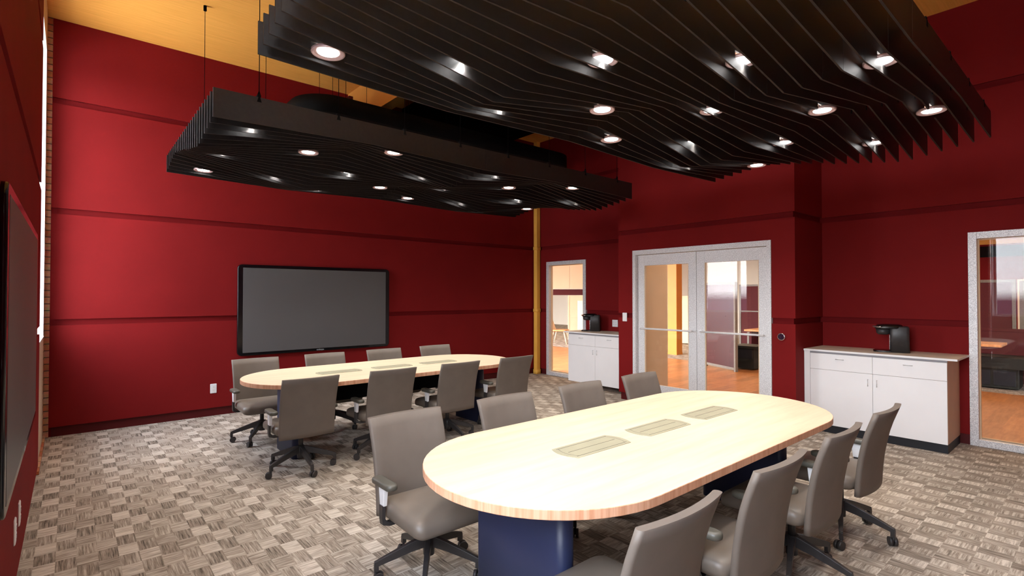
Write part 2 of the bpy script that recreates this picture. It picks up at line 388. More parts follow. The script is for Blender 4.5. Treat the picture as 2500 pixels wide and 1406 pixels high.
# beam, red pier under its end, dark ceiling parts
mb = MB(); mb.box(3.12, 3.28, YF-0.1, YB-0.002, 4.032, ZC-0.001); struct(mb.build('beam', 'beam_orange'))
mb = MB(); mb.box(3.06, 3.119, 7.25, YB-0.001, 3.7, 4.43); struct(mb.build('trim_2', 'red_base'))
mb = MB(); mb.box(4.02, 6.24, 4.0, YB-0.002, 4.40, ZC-0.001)
tag(mb.build('ceiling_panel', 'black_matte'), 'large black rectangular panel fixed flat against the orange wood ceiling', 'ceiling panel')
mb = MB(); pts = rrect(2.2, 0.75, 0.42, 8)
L0 = [(4.13 + p[0], 6.52 + p[1], 3.60) for p in pts]; L1 = [(p[0], p[1], 3.80) for p in L0]
mb.loft([L0, L1]); dk = mb.build('acoustic_canopy', 'black_matte')
tag(dk, 'black plate with rounded corners hanging above the far slatted cloud', 'acoustic panel')
for x in (2.7, 5.5):
    for y in (6.5, 6.95):
        mb = MB(); mb.cyl((x, y, 3.8), (x, y, 4.40 if x > 4.02 else ZC), 0.003, n=6); mb.build('cable', 'cable_black', dk)

# ------------------------------------------------------------------ corner post
rt = empty('corner_post', (6.918, 7.370, 0)); tag(rt, 'slim orange corner post with small collars in the far right corner', 'post')
mb = MB(); mb.box(-0.045, 0.045, -0.045, 0.045, 0, ZC-0.001); mb.build('shaft', 'orange_paint', rt, bevel=0.004)
for z0, z1 in ((0.0, 0.085), (1.200, 1.262), (2.401, 2.466), (3.60, 3.66)):
    mb = MB(); mb.loft([rrect(0.058, 0.058, 0.02, 3, z=z0), rrect(0.058, 0.058, 0.02, 3, z=z1)]); mb.build('collar', 'orange_paint', rt)

# ------------------------------------------------------------------ wall displays
def display(name, label, M, w=2.142, h=1.192):
    r = empty(name, (0, 0, 0)); r.matrix_world = M; tag(r, label, 'screen')
    def rr(hx, hz, rad, y, n=6): return [(p[0], y, p[1]) for p in rrect(hx, hz, rad, n)]
    hx, hz = w/2, h/2
    mb = MB(); mb.loft([rr(hx-0.02, hz-0.02, 0.05, 0.0), rr(hx, hz, 0.055, -0.008), rr(hx, hz, 0.055, -0.036), rr(hx-0.006, hz-0.006, 0.05, -0.042)]); 
    mb.build('bezel', 'black_gloss', r)
    mb = MB(); mb.box(-1.008, 1.008, -0.0435, -0.0405, -0.5565, 0.5535); mb.build('screen_panel', 'screen_grey', r)
    t = bpy.data.curves.new('logo', 'FONT'); t.body = 'vmkeyu'; t.size = 0.034; t.align_x = 'CENTER'; t.align_y = 'CENTER'; t.extrude = 0.0004
    o = bpy.data.objects.new('logo', t); C.objects.link(o); o.parent = r; o.location = (0.0, -0.0432, -0.576); o.rotation_euler = (radians(90), 0, 0)
    me = bpy.data.meshes.new_from_object(o); bpy.data.objects.remove(o); me.materials.clear(); me.materials.append(MATS['logo_grey'])
    o = bpy.data.objects.new('logo', me); C.objects.link(o); o.parent = r; o.location = (0.0, -0.0432, -0.576); o.rotation_euler = (radians(90), 0, 0)
    return r
display('wall_display', 'big grey screen in a black frame on the red wall behind the far table', Matrix.Translation((2.712, YB-0.0005, 1.328)))
display('wall_display', 'big dim screen seen almost edge-on on the left wall beside the camera', Matrix.Translation((XL+0.0005, 3.575, 1.328)) @ Matrix.Rotation(radians(90), 4, 'Z') @ Matrix.Diagonal((1, 0.62, 1, 1)))

# ------------------------------------------------------------------ plates on the walls
def outlet(name, label, M, w=0.072, h=0.118, gangs=1, cat='outlet', rocker=False, group=None):
    r = empty(name, (0, 0, 0)); r.matrix_world = M; tag(r, label, cat, group)
    mb = MB(); L = lambda hx, hz, y: [(p[0], y, p[1]) for p in rrect(hx, hz, 0.006, 3)]
    mb.loft([L(w/2, h/2, 0), L(w/2, h/2, -0.004), L(w/2-0.004, h/2-0.004, -0.007)]); mb.build('plate', 'white_plastic', r)
    for g in range(gangs):
        cx = (g - (gangs-1)/2) * 0.046
        if rocker:
            mb = MB(); mb.box(cx-0.016, cx+0.016, -0.010, -0.0065, -0.033, 0.033); mb.build('rocker', 'white_plastic', r, bevel=0.0015)
        else:
            for zz in (-0.020, 0.020):
                mb = MB(); mb.loft([[(cx+p[0], -0.0065, zz+p[1]) for p in rrect(0.016, 0.014, 0.006, 3)], [(cx+p[0], -0.009, zz+p[1]) for p in rrect(0.016, 0.014, 0.006, 3)]])
                sk = mb.build('socket', 'white_plastic', r)
                mb = MB()
                for sx in (-0.006, 0.006): mb.box(cx+sx-0.0012, cx+sx+0.0012, -0.0094, -0.0088, zz-0.001, zz+0.008)
                mb.cyl((cx, -0.0094, zz-0.007), (cx, -0.0088, zz-0.007), 0.0026, n=8)
                mb.build('slots', 'slot_dark', sk)
    return r
ident = Matrix.Identity(4)
RX = Matrix.Rotation(radians(-90), 4, 'Z')     # local -y looks towards -x (right-hand walls)
LX = Matrix.Rotation(radians(90), 4, 'Z')      # local -y looks towards +x (left wall)
outlet('wall_outlet', 'white outlet plate low on the back wall left of the far table', Matrix.Translation((1.382, YB, 0.345)))
outlet('wall_outlet', 'square four-socket outlet plate on the wall above the smaller cabinet', Matrix.Translation((XR, 5.515, 1.05)) @ RX, w=0.115, gangs=2)
outlet('light_switch', 'white rocker light switch on the red wall left of the double door', Matrix.Translation((XB, 4.690, 1.205)) @ RX, w=0.078, h=0.126, cat='switch', rocker=True)
outlet('wall_outlet', 'white outlet plate low on the left wall, the one nearer the camera', Matrix.Translation((XL, 3.42, 0.398)) @ LX)
outlet('wall_outlet', 'white outlet plate low on the left wall, the one farther from the camera', Matrix.Translation((XL, 3.70, 0.395)) @ LX)
r = empty('thermostat', (XB, 2.497, 1.050)); tag(r, 'round dark dial with silver rim on the red wall right of the double door', 'thermostat')
mb = MB(); n = 28
def ringl(rad, x): return [(x, rad*cos(2*pi*i/n), rad*sin(2*pi*i/n)) for i in range(n)]
mb.loft([ringl(0.040, 0), ringl(0.042, -0.018), ringl(0.040, -0.024), ringl(0.035, -0.025)], cap1=False); mb.build('rim', 'silver', r)
mb = MB(); mb.loft([ringl(0.0365, -0.02), ringl(0.0355, -0.0235)]); mb.build('dial', 'dark_lens', r)

# ------------------------------------------------------------------ cabinets with counter tops
def cabinet(rt, x, y0, y1, ymid, filler_to, side):
    """front plane x, doors between y0 and y1 (y0 nearer the camera)"""
    o = Vector(rt.location)
    def B(name, m, b, parent=rt, bev=0.0): return b.build(name, m, parent, bevel=bev)
    def mbx(x0, x1, ya, yb, z0, z1): 
        m = MB(); m.box(x0-o.x, x1-o.x, ya-o.y, yb-o.y, z0, z1); return m
    b = MB(); b.box(x+0.020-o.x, XR-0.003-o.x, y0+0.001-o.y, y1-0.001-o.y, 0.088, 0.893)
    B('carcass', side, b)
    B('toe_kick', 'black_kick', mbx(x+0.022, XR-0.004, y0+0.003, filler_to-0.004, 0.0, 0.087))
    B('top_rail', 'gap_shade', mbx(x+0.008, x+0.0195, y0, y1, 0.873, 0.893))
    B('filler_panel', 'white_laminate', mbx(x, x+0.018, y1+0.001, filler_to-0.003, 0.087, 0.893))
    g = 0.0016
    for i, (a, c) in enumerate(((y0, ymid), (ymid, y1))):
        dr = B('drawer', 'white_laminate', mbx(x, x+0.0195, a+g, c-g, 0.697, 0.871), bev=0.0008)
        m = MB(); cy = (a+c)/2
        m.cyl((x-0.018-o.x, cy-0.04-o.y, 0.8205), (x-0.018-o.x, cy+0.04-o.y, 0.8205), 0.0038, n=8)
        for s in (-0.034, 0.034): m.cyl((x-0.018-o.x, cy+s-o.y, 0.8205), (x+0.0005-o.x, cy+s-o.y, 0.8205), 0.003, n=8)
        B('handle', 'satin_steel', m, dr)
        d = B('door', 'white_laminate', mbx(x, x+0.0195, a+g, c-g, 0.088, 0.694), bev=0.0008)
        hy = (c-0.040) if i == 0 else (a+0.040)
        m = MB(); m.cyl((x-0.018-o.x, hy-o.y, 0.565), (x-0.018-o.x, hy-o.y, 0.640), 0.0038, n=8)
        for s in (0.571, 0.634): m.cyl((x-0.018-o.x, hy-o.y, s), (x+0.0005-o.x, hy-o.y, s), 0.003, n=8)
        B('handle', 'satin_steel', m, d)
rt = empty('storage_cabinet', (6.68, 1.68, 0)); tag(rt, 'wide white base cabinet right of the entrance bay, two drawers over two doors', 'cabinet')
cabinet(rt, 6.392, 1.080, 2.288, 1.688, BY0, 'warm_lit_laminate')
rt = empty('storage_cabinet', (6.68, 5.45, 0)); tag(rt, 'small white base cabinet between the narrow window and the entrance bay', 'cabinet')
cabinet(rt, 6.415, 4.890, 6.062, 5.474, 4.889, 'warm_lit_laminate')
for o in children(rt):
    if o.name.startswith('filler'): bpy.data.objects.remove(o)
def counter(label, x, y0, y1):
    m = MB(); m.box(x, XR-0.002, y0, y1, 0.8945, 0.914, 1); o = m.build('countertop', ['white_laminate', 'cream_laminate'])
    for p in o.data.polygons: p.material_index = 1 if p.normal.z > 0.5 else 0
    return tag(o, label, 'countertop')
counter('pale countertop of the wide cabinet, overhanging its right end', 6.380, 1.002, BY0-0.002)
counter('pale countertop of the small cabinet, overhanging its left end', 6.392, BY1+0.002, 6.152)

# ------------------------------------------------------------------ coffee makers
def coffee(label, M):
    r = empty('coffee_maker', (0, 0, 0)); r.matrix_world = M; tag(r, label, 'coffee maker')
    # local: front = -x, z up
    m = MB(); m.loft([rrect(0.085, 0.10, 0.03, 4, 0.055, 0, 0.002), rrect(0.083, 0.098, 0.03, 4, 0.055, 0, 0.262), rrect(0.075, 0.09, 0.03, 4, 0.055, 0, 0.275)]); m.build('body', 'charcoal_plastic', r)
    m = MB(); m.loft([rrect(0.16, 0.095, 0.05, 5, -0.015, 0, 0.0), rrect(0.16, 0.095, 0.05, 5, -0.015, 0, 0.014), rrect(0.15, 0.085, 0.045, 5, -0.015, 0, 0.020)]); m.build('drip_base', 'black_gloss', r)
    m = MB(); m.loft([rrect(0.045, 0.045, 0.044, 5, -0.085, 0, 0.185), rrect(0.060, 0.060, 0.055, 5, -0.085, 0, 0.20), rrect(0.066, 0.066, 0.06, 5, -0.085, 0, 0.248)]); m.build('brew_head', 'charcoal_plastic', r)
    m = MB(); m.loft([rrect(0.125, 0.098, 0.06, 6, -0.035, 0, 0.250), rrect(0.128, 0.100, 0.062, 6, -0.035, 0, 0.262), rrect(0.11, 0.085, 0.055, 6, -0.03, 0, 0.290), rrect(0.07, 0.05, 0.03, 6, -0.02, 0, 0.298)]); m.build('lid', 'black_gloss', r)
    m = MB(); n = 16; lo = []
    for i in range(n+1):
        a = radians(112 + 136*i/n); cx, cy = -0.062, 0
        q = [(cx + rr*cos(a), cy + rr*sin(a), zz) for rr, zz in ((0.103, 0.262), (0.118, 0.262), (0.118, 0.276), (0.103, 0.276))]
        lo.append(q)
    m.loft(lo); m.build('handle', 'silver', r)
    m = MB(); m.box(-0.032, -0.026, -0.055, 0.055, 0.03, 0.185); m.build('front_panel', 'silver', r)
    m = MB(); m.loft([rrect(0.05, 0.028, 0.02, 4, 0.055, 0.128, 0.01), rrect(0.05, 0.028, 0.02, 4, 0.055, 0.128, 0.25)]); m.build('water_tank', 'dark_lens', r)
    return r
coffee('black pod coffee maker on the wide cabinet at right', Matrix.Translation((6.72, 1.585, 0.9145)) @ Matrix.Rotation(radians(-74), 4, 'Z'))
coffee('black pod coffee maker on the small cabinet by the narrow window', Matrix.Translation((6.76, 5.84, 0.9145)) @ Matrix.Rotation(radians(-52), 4, 'Z'))

# ------------------------------------------------------------------ tables
def make_table(loc, label, ly, lh):
    r = empty('conference_table', loc); tag(r, label, 'table', 'long oval conference tables')
    def stad(hx, R, z, n=28):
        p = []
        for s, a0 in ((1, -90), (-1, 90)):
            for i in range(n+1):
                a = radians(a0 + 180*i/n); p.append((s*(hx-R) + R*cos(a), R*sin(a), z))
        return p
    m = MB(); m.loft([stad(1.498, 0.606, 0.702), stad(1.50, 0.608, 0.704), stad(1.50, 0.608, 0.738), stad(1.498, 0.606, 0.740)], smooth=False, mi=1, capmi=0)
    m.build('tabletop', ['maple_top', 'maple_edge'], r)
    for s in (-1, 1):
        m = MB(); cx = s*1.0705
        m.loft([rrect(0.0455, lh, 0.040, 6, cx, ly, z) for z in (0.001, 0.7015)]); m.build('leg', 'navy_laminate', r)
    m = MB(); m.box(-1.02, 1.02, -0.06, 0.06, 0.46, 0.7015); m.build('cable_trough', 'black_matte', r)
    for k in (-1, 0, 1):
        cx = k*0.592
        def hat(hx, hy, bow, z):
            p = []
            for s in (1, -1):
                for i in range(9):
                    t = -1 + i/4; p.append((cx + s*(hx + bow*(1-t*t)), s*t*hy, z))
            return p
        m = MB(); m.loft([hat(0.205, 0.090, 0.028, 0.7395), hat(0.205, 0.090, 0.028, 0.7425)]); h = m.build('power_hatch', 'hatch_grey', r)
        m = MB()
        z0, z1 = 0.7424, 0.7429
        m.box(cx-0.180, cx+0.180, -0.0012, 0.0012, z0, z1)
        for yy in (-0.070, 0.070): m.box(cx-0.193, cx+0.193, yy-0.0012, yy+0.0012, z0, z1)
        for s in (-1, 1):
            pr = [(cx + s*(0.180 + 0.022*(1-(t)**2)), t*0.070) for t in [i/4-1 for i in range(9)]]
            for (a, b), (c, d) in zip(pr, pr[1:]):
                m.add([(a-0.0012, b, z1), (a+0.0012, b, z1), (c+0.0012, d, z1), (c-0.0012, d, z1)], [(0, 1, 2, 3)])
        m.build('lid_seam', 'hatch_line', h)
    return r
T1, T2 = (2.655, 1.780, 0), (2.690, 5.185, 0)
make_table(T1, 'oval maple table nearest the camera, blue-black panel leg in front', 0.01, 0.30)
make_table(T2, 'oval maple table farther away, standing in front of the back wall screen', 0.04, 0.258)

# ------------------------------------------------------------------ office chairs (front = +y)
def make_chair():
    r = empty('office_chair', (0, 0, 0))
    # backrest
    prof = [(0.318, 0.0), (0.36, -0.002), (0.42, -0.006), (0.48, -0.012), (0.54, -0.021), (0.60, -0.032), (0.66, -0.045), (0.72, -0.063), (0.775, -0.083), (0.830, -0.103)]
    loops = []; nx = 10
    for z, dy in prof:
        t = (z - 0.318) / 0.512; hw = 0.232 + 0.007*t
        th = 0.034; y_r = -0.176 + dy
        rear = lambda u: y_r - 0.026*(1-u*u)
        lp = []
        for i in range(nx+1):
            u = -1 + 2*i/nx; lp.append((u*(hw-0.014), rear(u), z))
        for k in range(1, 6):
            a = radians(-90 + 180*k/6); lp.append((hw-0.014 + 0.014*cos(a), y_r + th/2 + th/2*sin(a), z))
        for i in range(nx+1):
            u = 1 - 2*i/nx; lp.append((u*(hw-0.014), rear(u) + th, z))
        for k in range(1, 6):
            a = radians(90 + 180*k/6); lp.append((-(hw-0.014) + 0.014*cos(a), y_r + th/2 + th/2*sin(a), z))
        loops.append(lp)
    m = MB(); m.loft(loops); m.build('backrest', 'taupe_fabric', r)
    # seat cushion
    loops = []
    for z, ins in ((0.343, 0.035), (0.346, 0.018), (0.358, 0.004), (0.375, 0.0), (0.392, 0.0), (0.408, 0.004), (0.420, 0.014), (0.427, 0.032), (0.431, 0.07), (0.433, 0.13)):
        lp = []
        for p in rrect(0.245-ins, 0.222-ins, max(0.055-ins*0.5, 0.02), 6, 0, 0.078, z):
            f = max(0, (p[1]-0.14)/0.19); lp.append((p[0], p[1], p[2] - 0.030*f*f))
        loops.append(lp)
    m = MB(); m.loft(loops); m.f[-1:] = m.f[-1:]; m.sm[-1] = True; m.build('seat', 'taupe_vinyl', r)
    # column and hub
    m = MB(); m.cyl((0, 0, 0.19), (0, 0, 0.346), 0.020, n=18); m.box(-0.09, 0.09, -0.13, 0.10, 0.318, 0.345)
    m.cyl((0, 0, 0.10), (0, 0, 0.205), 0.030, 0.034, n=18); m.build('gas_lift', 'charcoal_plastic', r)
    # tilt knob under the seat
    m = MB(); m.cyl((0.09, 0.04, 0.32), (0.15, 0.05, 0.315), 0.006, n=8); m.cyl((0.145, 0.05, 0.315), (0.175, 0.054, 0.313), 0.017, n=12); m.build('tilt_knob', 'charcoal_plastic', r)
    # base legs and casters
    for k in range(5):
        a = radians(-90 + 72*k); R = Matrix.Rotation(a, 4, 'Z')
        st = [(0.020, 0.206, 0.060, 0.017), (0.10, 0.182, 0.050, 0.0155), (0.20, 0.146, 0.040, 0.0135), (0.262, 0.122, 0.032, 0.012), (0.292, 0.110, 0.028, 0.0115)]
        loops = [[R @ Vector(p) for p in ((x, -w, zt-h), (x, -w*0.9, zt), (x, w*0.9, zt), (x, w, zt-h))] for x, zt, h, w in st]
        m = MB(); m.loft(loops, smooth=False); 
        M = R
        m.box(0.270, 0.294, -0.0115, 0.0115, 0.058, 0.100, 0, M)
        leg = m.build('leg', 'charcoal_plastic', r, bevel=0.002)
        m = MB(); sw = R @ Vector((0.285, 0, 0)); ang = a + radians(35 + 50*k)
        ax = Vector((cos(ang), sin(ang), 0)); fw = Vector((-sin(ang), cos(ang), 0)) * 0.016
        c = sw + fw + Vector((0, 0, 0.0275))
        m.cyl(c - ax*0.021, c - ax*0.004, 0.0265, n=18); m.cyl(c + ax*0.004, c + ax*0.021, 0.0265, n=18); m.cyl(c - ax*0.005, c + ax*0.005, 0.012, n=10)
        m.cyl(sw + Vector((0, 0, 0.034)), sw + Vector((0, 0, 0.062)), 0.008, n=10)
        m.build('caster', 'charcoal_plastic', leg)
    # arms
    for s in (-1, 1):
        m = MB(); X = s*0.254
        def sl(y, hw, hh, zc): return [(X + hw*cos(2*pi*i/12)**1, y, zc + hh*sin(2*pi*i/12)) for i in range(12)]
        lo = []
        for i in range(9):
            z = 0
        pts = rrect(0.033, 0.105, 0.031, 6, X, -0.025, 0)
        def sc(f, z): return [(X + (p[0]-X)*f, -0.025 + (p[1]+0.025)*(1-(1-f)*0.4), z) for p in pts]
        m.loft([sc(0.80, 0.521), sc(0.96, 0.526), sc(1.0, 0.535), sc(0.97, 0.545), sc(0.85, 0.551), sc(0.6, 0.554)])
        arm = m.build('armrest', 'arm_pad', r)
        m = MB(); X1 = s*0.262
        m.loft([[(X1-w, -0.02-l, z), (X1+w, -0.02-l, z), (X1+w, -0.02+l, z), (X1-w, -0.02+l, z)] for z, w, l in ((0.425, 0.011, 0.020), (0.522, 0.013, 0.031))], smooth=False)
        m.build('arm_sleeve', 'white_plastic', arm, bevel=0.003)
        m = MB()
        path = [(s*0.268, 0.430), (s*0.268, 0.360), (s*0.262, 0.338), (s*0.235, 0.326), (s*0.09, 0.326)]
        lo = []
        for q, (xx, zz) in enumerate(path):
            if q < 2: lo.append([(xx-0.009, -0.038, zz), (xx+0.009, -0.038, zz), (xx+0.009, -0.002, zz), (xx-0.009, -0.002, zz)])
            elif q == 2: lo.append([(xx-s*0.012-0.0, -0.038, zz+0.008), (xx+s*0.010, -0.038, zz-0.008), (xx+s*0.010, -0.002, zz-0.008), (xx-s*0.012, -0.002, zz+0.008)] if s > 0 else [(xx+s*0.010, -0.038, zz-0.008), (xx-s*0.012, -0.038, zz+0.008), (xx-s*0.012, -0.002, zz+0.008), (xx+s*0.010, -0.002, zz-0.008)])
            else: lo.append([(xx, -0.038, zz+0.009), (xx, -0.038, zz-0.009), (xx, -0.002, zz-0.009), (xx, -0.002, zz+0.009)] if s > 0 else [(xx, -0.038, zz-0.009), (xx, -0.038, zz+0.009), (xx, -0.002, zz+0.009), (xx, -0.002, zz-0.009)])
        m.loft(lo, smooth=False); m.build('arm_bracket', 'charcoal_plastic', arm)
    return r
proto = make_chair()
ORD = ['leftmost', 'second from left', 'third from left', 'rightmost']
rows = [
    (T1[0], 1.187, 0, ['nearest us, cut by the bottom edge', 'second nearest to us', 'second from right', 'rightmost, before the wide cabinet'],
     'taupe chair, near table, camera side, %s', 'chairs on the camera side of the near table'),
    (T1[0], 2.480, pi, ['leftmost, whole seat showing', 'second from left', 'third from left', 'rightmost, before the double door'],
     'taupe chair facing us across near table, %s', 'chairs on the far side of the near table'),
    (T2[0], 4.670, 0, ['at the left end, whole star base showing', 'second from left', 'third from left', 'at the right end by the orange post'],
     'taupe chair, back to us at far table, %s', 'chairs on the camera side of the far table'),
    (T2[0], 5.885, pi, ['leftmost, seat in view', 'second from left', 'third from left', 'right of the screen'],
     'taupe chair between far table and back wall, %s', 'chairs on the wall side of the far table'),
]
km = kidmap(); first = True
for cx, y, rz, wh, lab, grp in rows:
    for i in range(4):
        o = proto if first else copy_tree(proto, km); first = False
        o.location = (cx + (-1.143 + 0.762*i), y, 0.001); o.rotation_euler = (0, 0, rz)
        tag(o, lab % wh[i], 'chair', grp)

# ------------------------------------------------------------------ slatted ceiling clouds
NB, P0, DP = 24, 0.644, 0.0988
ZT = 2.960
XN = [0.735, 1.9175, 3.100, 4.2825, 5.465]
def profA(k): return 0.2815 - 0.0152*abs(k - 5.5)*1.0 + 0.0076 if False else 0.205 + 0.0152*min(k, 11-k)
def profB(k): return 0.175 - 0.0152*min(k, 11-k)
def depth(node, i):
    k = i % 12; up = (i < 12) == (node % 2 == 0)
    return profA(k) if up else profB(k)
TH = 0.005
def slat_mesh(y, xs, ds, lamps):
    """one slat; a slot is left where a downlight sits in it"""
    def dep(x):
        for (a, da), (b, db) in zip(zip(xs, ds), list(zip(xs, ds))[1:]):
            if a - 1e-6 <= x <= b + 1e-6: return da + (db-da)*(x-a)/(b-a)
    lamps = [x for x in lamps if xs[0] < x < xs[-1]]
    bp = sorted(set(xs + [x + s_*0.092 for x in lamps for s_ in (-1, 1)]))
    q = lambda v: round(v, 5)
    cells = []
    for a, b in zip(bp, bp[1:]):
        mid = (a+b)/2; A, B = dep(a), dep(b)
        if any(abs(mid-x) < 0.092 for x in lamps):
            cells.append((a, b, 0, 0, 0.118, 0.118))
            if min(A, B) > 0.166: cells.append((a, b, 0.160, 0.160, A, B))
        else: cells.append((a, b, 0, 0, A, B))
    bm = bmesh.new(); em = []
    for a, b, ta, tb, ba, bb in cells:
        v = [bm.verts.new(p) for p in ((a, y-TH, -ba), (b, y-TH, -bb), (b, y-TH, -tb), (a, y-TH, -ta), (a, y+TH, -ba), (b, y+TH, -bb), (b, y+TH, -tb), (a, y+TH, -ta))]
        for k, f in enumerate(((0, 1, 2, 3), (5, 4, 7, 6), (3, 2, 6, 7), (1, 0, 4, 5))):
            fc = bm.faces.new([v[j] for j in f]); fc.material_index = 1 if k == 3 else 0
        l = [c for c in cells if abs(c[1]-a) < 1e-6]; r_ = [c for c in cells if abs(c[0]-b) < 1e-6]
        if not l or (len(l) == 2 and ta == 0 and ba > 0.13): bm.faces.new([v[j] for j in (3, 7, 4, 0)])
        if not r_ or (len(r_) == 2 and ta == 0 and ba > 0.13): bm.faces.new([v[j] for j in (2, 1, 5, 6)])
    bmesh.ops.remove_doubles(bm, verts=bm.verts, dist=1e-5)
    m = MB(); bm.verts.index_update()
    m.v = [tuple(v.co) for v in bm.verts]; m.f = [[v.index for v in f.verts] for f in bm.faces]; m.m = [f.material_index for f in bm.faces]; m.sm = [False]*len(m.f)
    bm.free(); return m
def make_cloud(front):
    r = empty('slatted_cloud', (0, 0, ZT))
    for i in range(NB):
        for h in (0, 2):
            y = P0 + DP*i
            xs = [XN[h] + (0.0015 if h else 0), XN[h+1], XN[h+2] - (0 if h else 0.0015)]
            ds = [depth(h, i), depth(h+1, i), depth(h+2, i)]
            m = slat_mesh(y, xs, ds, [XN[0] + 0.29563 + 0.59125*c for c in range(8) if i in ((2, 12, 21) if c % 2 == 0 else (7, 17))])
            m.build('slat', ['baffle_black', 'baffle_edge_lit'], r)
    for c in range(8):
        x = XN[0] + 0.29563 + 0.59125*c
        m = MB(); m.box(x-0.012, x+0.012, P0-0.004, P0+DP*23+0.004, 0.0, 0.018)
        for i in range(NB):     # small clips that hold each slat
            y = P0 + DP*i
            m.add([(x-0.006, y-TH-0.002, 0), (x+0.006, y-TH-0.002, 0), (x+0.016, y-TH-0.002, -0.035), (x-0.016, y-TH-0.002, -0.035),
                   (x-0.006, y+TH+0.002, 0), (x+0.006, y+TH+0.002, 0), (x+0.016, y+TH+0.002, -0.035), (x-0.016, y+TH+0.002, -0.035)],
                  [(0, 3, 2, 1), (4, 5, 6, 7), (0, 4, 7, 3), (1, 2, 6, 5), (3, 7, 6, 2)])
        m.build('rail', 'black_matte', r)
        for yy in (front, 2.70):
            top = ZC - ZT - 0.001
            if 3.12-0.01 < x < 3.29: top = 4.031 - ZT
            m = MB(); m.cyl((x, yy, 0.02), (x, yy, top), 0.0028, n=6)
            m.cyl((x, yy, top-0.05), (x, yy, top), 0.016, n=10); m.cyl((x, yy, 0.02), (x, yy, 0.045), 0.012, 0.004, n=8)
            m.build('hanging_cable', 'cable_black', r)
    return r
cl1 = make_cloud(P0 + DP*8.5); tag(cl1, 'big black slatted ceiling cloud hanging over the near table, upper right', 'ceiling cloud', 'black slatted ceiling clouds')
cl2 = copy_tree(cl1, kidmap()); cl2.location = (0, 3.405, ZT)   # the copy's front cables hang at its first slat
tag(cl2, 'black slatted ceiling cloud hanging over the far table before the back wall', 'ceiling cloud', 'black slatted ceiling clouds')
# on the far cloud the black panel is lower than the wood: shorten those cables
for o in children(cl2):
    if o.name.startswith('hanging_cable'):
        if max(v.co.y for v in o.data.vertices) < 2:
            o.data = o.data.copy()
            for v in o.data.vertices: v.co.y -= DP*8.5
        xx = max(v.co.x for v in o.data.vertices); yy = max(v.co.y for v in o.data.vertices) + 3.405
        if 4.0 < xx < 6.25 and yy > 4.0:
            o.data = o.data.copy()
            for v in o.data.vertices:
                if v.co.z > 1.4: v.co.z -= 0.116

# ------------------------------------------------------------------ downlights
def make_light():
    r = empty('downlight', (0, 0, 0)); n = 32
    def c(rad, z): return [(rad*cos(2*pi*i/n), rad*sin(2*pi*i/n), z) for i in range(n)]
    m = MB(); m.loft([c(0.056, 0.014), c(0.056, 0.004), c(0.066, 0.006), c(0.074, 0.003), c(0.078, -0.003), c(0.084, -0.004), c(0.087, 0.0), c(0.087, 0.010), c(0.080, 0.016), c(0.056, 0.018)], cap0=False, cap1=False)
    m.build('trim_ring', 'trim_rose', r)
    m = MB(); m.loft([c(0.0545, 0.002), c(0.0545, 0.016)]); m.build('lens', 'lamp_lens', r)
    m = MB(); m.cyl((0, 0.032, 0.0145), (0, 0.032, 0.1515), 0.0075, n=12); m.build('stem', 'copper', r)
    return r
lp = make_light(); km = kidmap(); first = True
sp = bpy.data.lights.new('downlight_beam', 'SPOT'); sp.energy = 40; sp.color = (1.0, 0.94, 0.88); sp.spot_size = radians(110); sp.spot_blend = 0.8; sp.shadow_soft_size = 0.05
colnames = ['first', 'second', 'third', 'fourth', 'fifth', 'sixth', 'seventh', 'eighth']
for ci, (nm, dy) in enumerate((('near', 0.0), ('far', 3.405))):
    for c in range(8):
        x = XN[0] + 0.29563 + 0.59125*c
        ks = (2, 12, 21) if c % 2 == 0 else (7, 17)
        pos = ['nearest us', 'in the middle', 'nearest the back wall'] if len(ks) == 3 else ['nearer us', 'nearer the back wall']
        for q, k in enumerate(ks):
            y = P0 + DP*k + dy
            o = lp if first else copy_tree(lp, km); first = False
            o.location = (x, y, 2.808)
            tag(o, 'lit downlight in the %s slatted cloud, %s row from left, %s' % (nm, colnames[c], pos[q]), 'downlight', 'downlights in the %s cloud' % nm)
            so = bpy.data.objects.new('downlight_beam', sp); C.objects.link(so); so.location = (x, y, 2.800)

# ------------------------------------------------------------------ office beyond the glass
mb = MB(); mb.box(XR+0.02, 11.02, -6, 17, -0.1, 0.0); struct(mb.build('floor_corridor', 'corridor_wood'))
mb = MB(); mb.box(11.02, 20, -6, 20, -0.1, 0.0); struct(mb.build('floor_office', 'carpet_tiles'))
mb = MB(); mb.box(XR+0.145, 20, -6, 20, 3.2, 3.3); struct(mb.build('ceiling_office', 'plaster_white'))
mb = MB(); mb.box(XR+0.152, XR+0.25, -6, 20, 3.301, 4.8); mb.box(XR+0.1405, XR+0.152, 7.6, 20, 3.3, 4.8); struct(mb.build('wall_light_stop', 'plaster_white'))  # unseen, added to keep sun and sky from leaking in above the office
mb = MB(); mb.box(19.33, 19.39, -6, 3.2, 2.58, 2.88); struct(mb.build('trim_3', 'black_matte'))
mb = MB(); mb.box(19.33, 19.39, -6, 3.2, 2.93, 3.19); struct(mb.build('trim_4', 'beam_orange'))
mb = MB(); mb.box(19.5, 19.6, 3.2, 20, 0, 3.2); mb.box(XR+0.15, 19.6, 19.9, 20, 0, 3.2); struct(mb.build('wall_office', 'plaster_white'))
mb = MB(); mb.box(19.4, 19.5, -6, 3.2, 0, 3.2); mb.box(XR+0.15, 19.6, -6.1, -6, 0, 3.2); struct(mb.build('wall_office_end', 'red_paint'))
mb = MB(); mb.box(XB+0.142, 7.19, 4.66-0.014, 4.66-0.002, 0, 3.2); mb.box(XR+0.142, 7.19, 4.66, 4.80, 0, 3.2)
mb.box(XR+0.1405, XR+0.150, 4.80, 6.15, 0, 3.2)
struct(mb.build('wall_corridor', 'plaster_cream'))
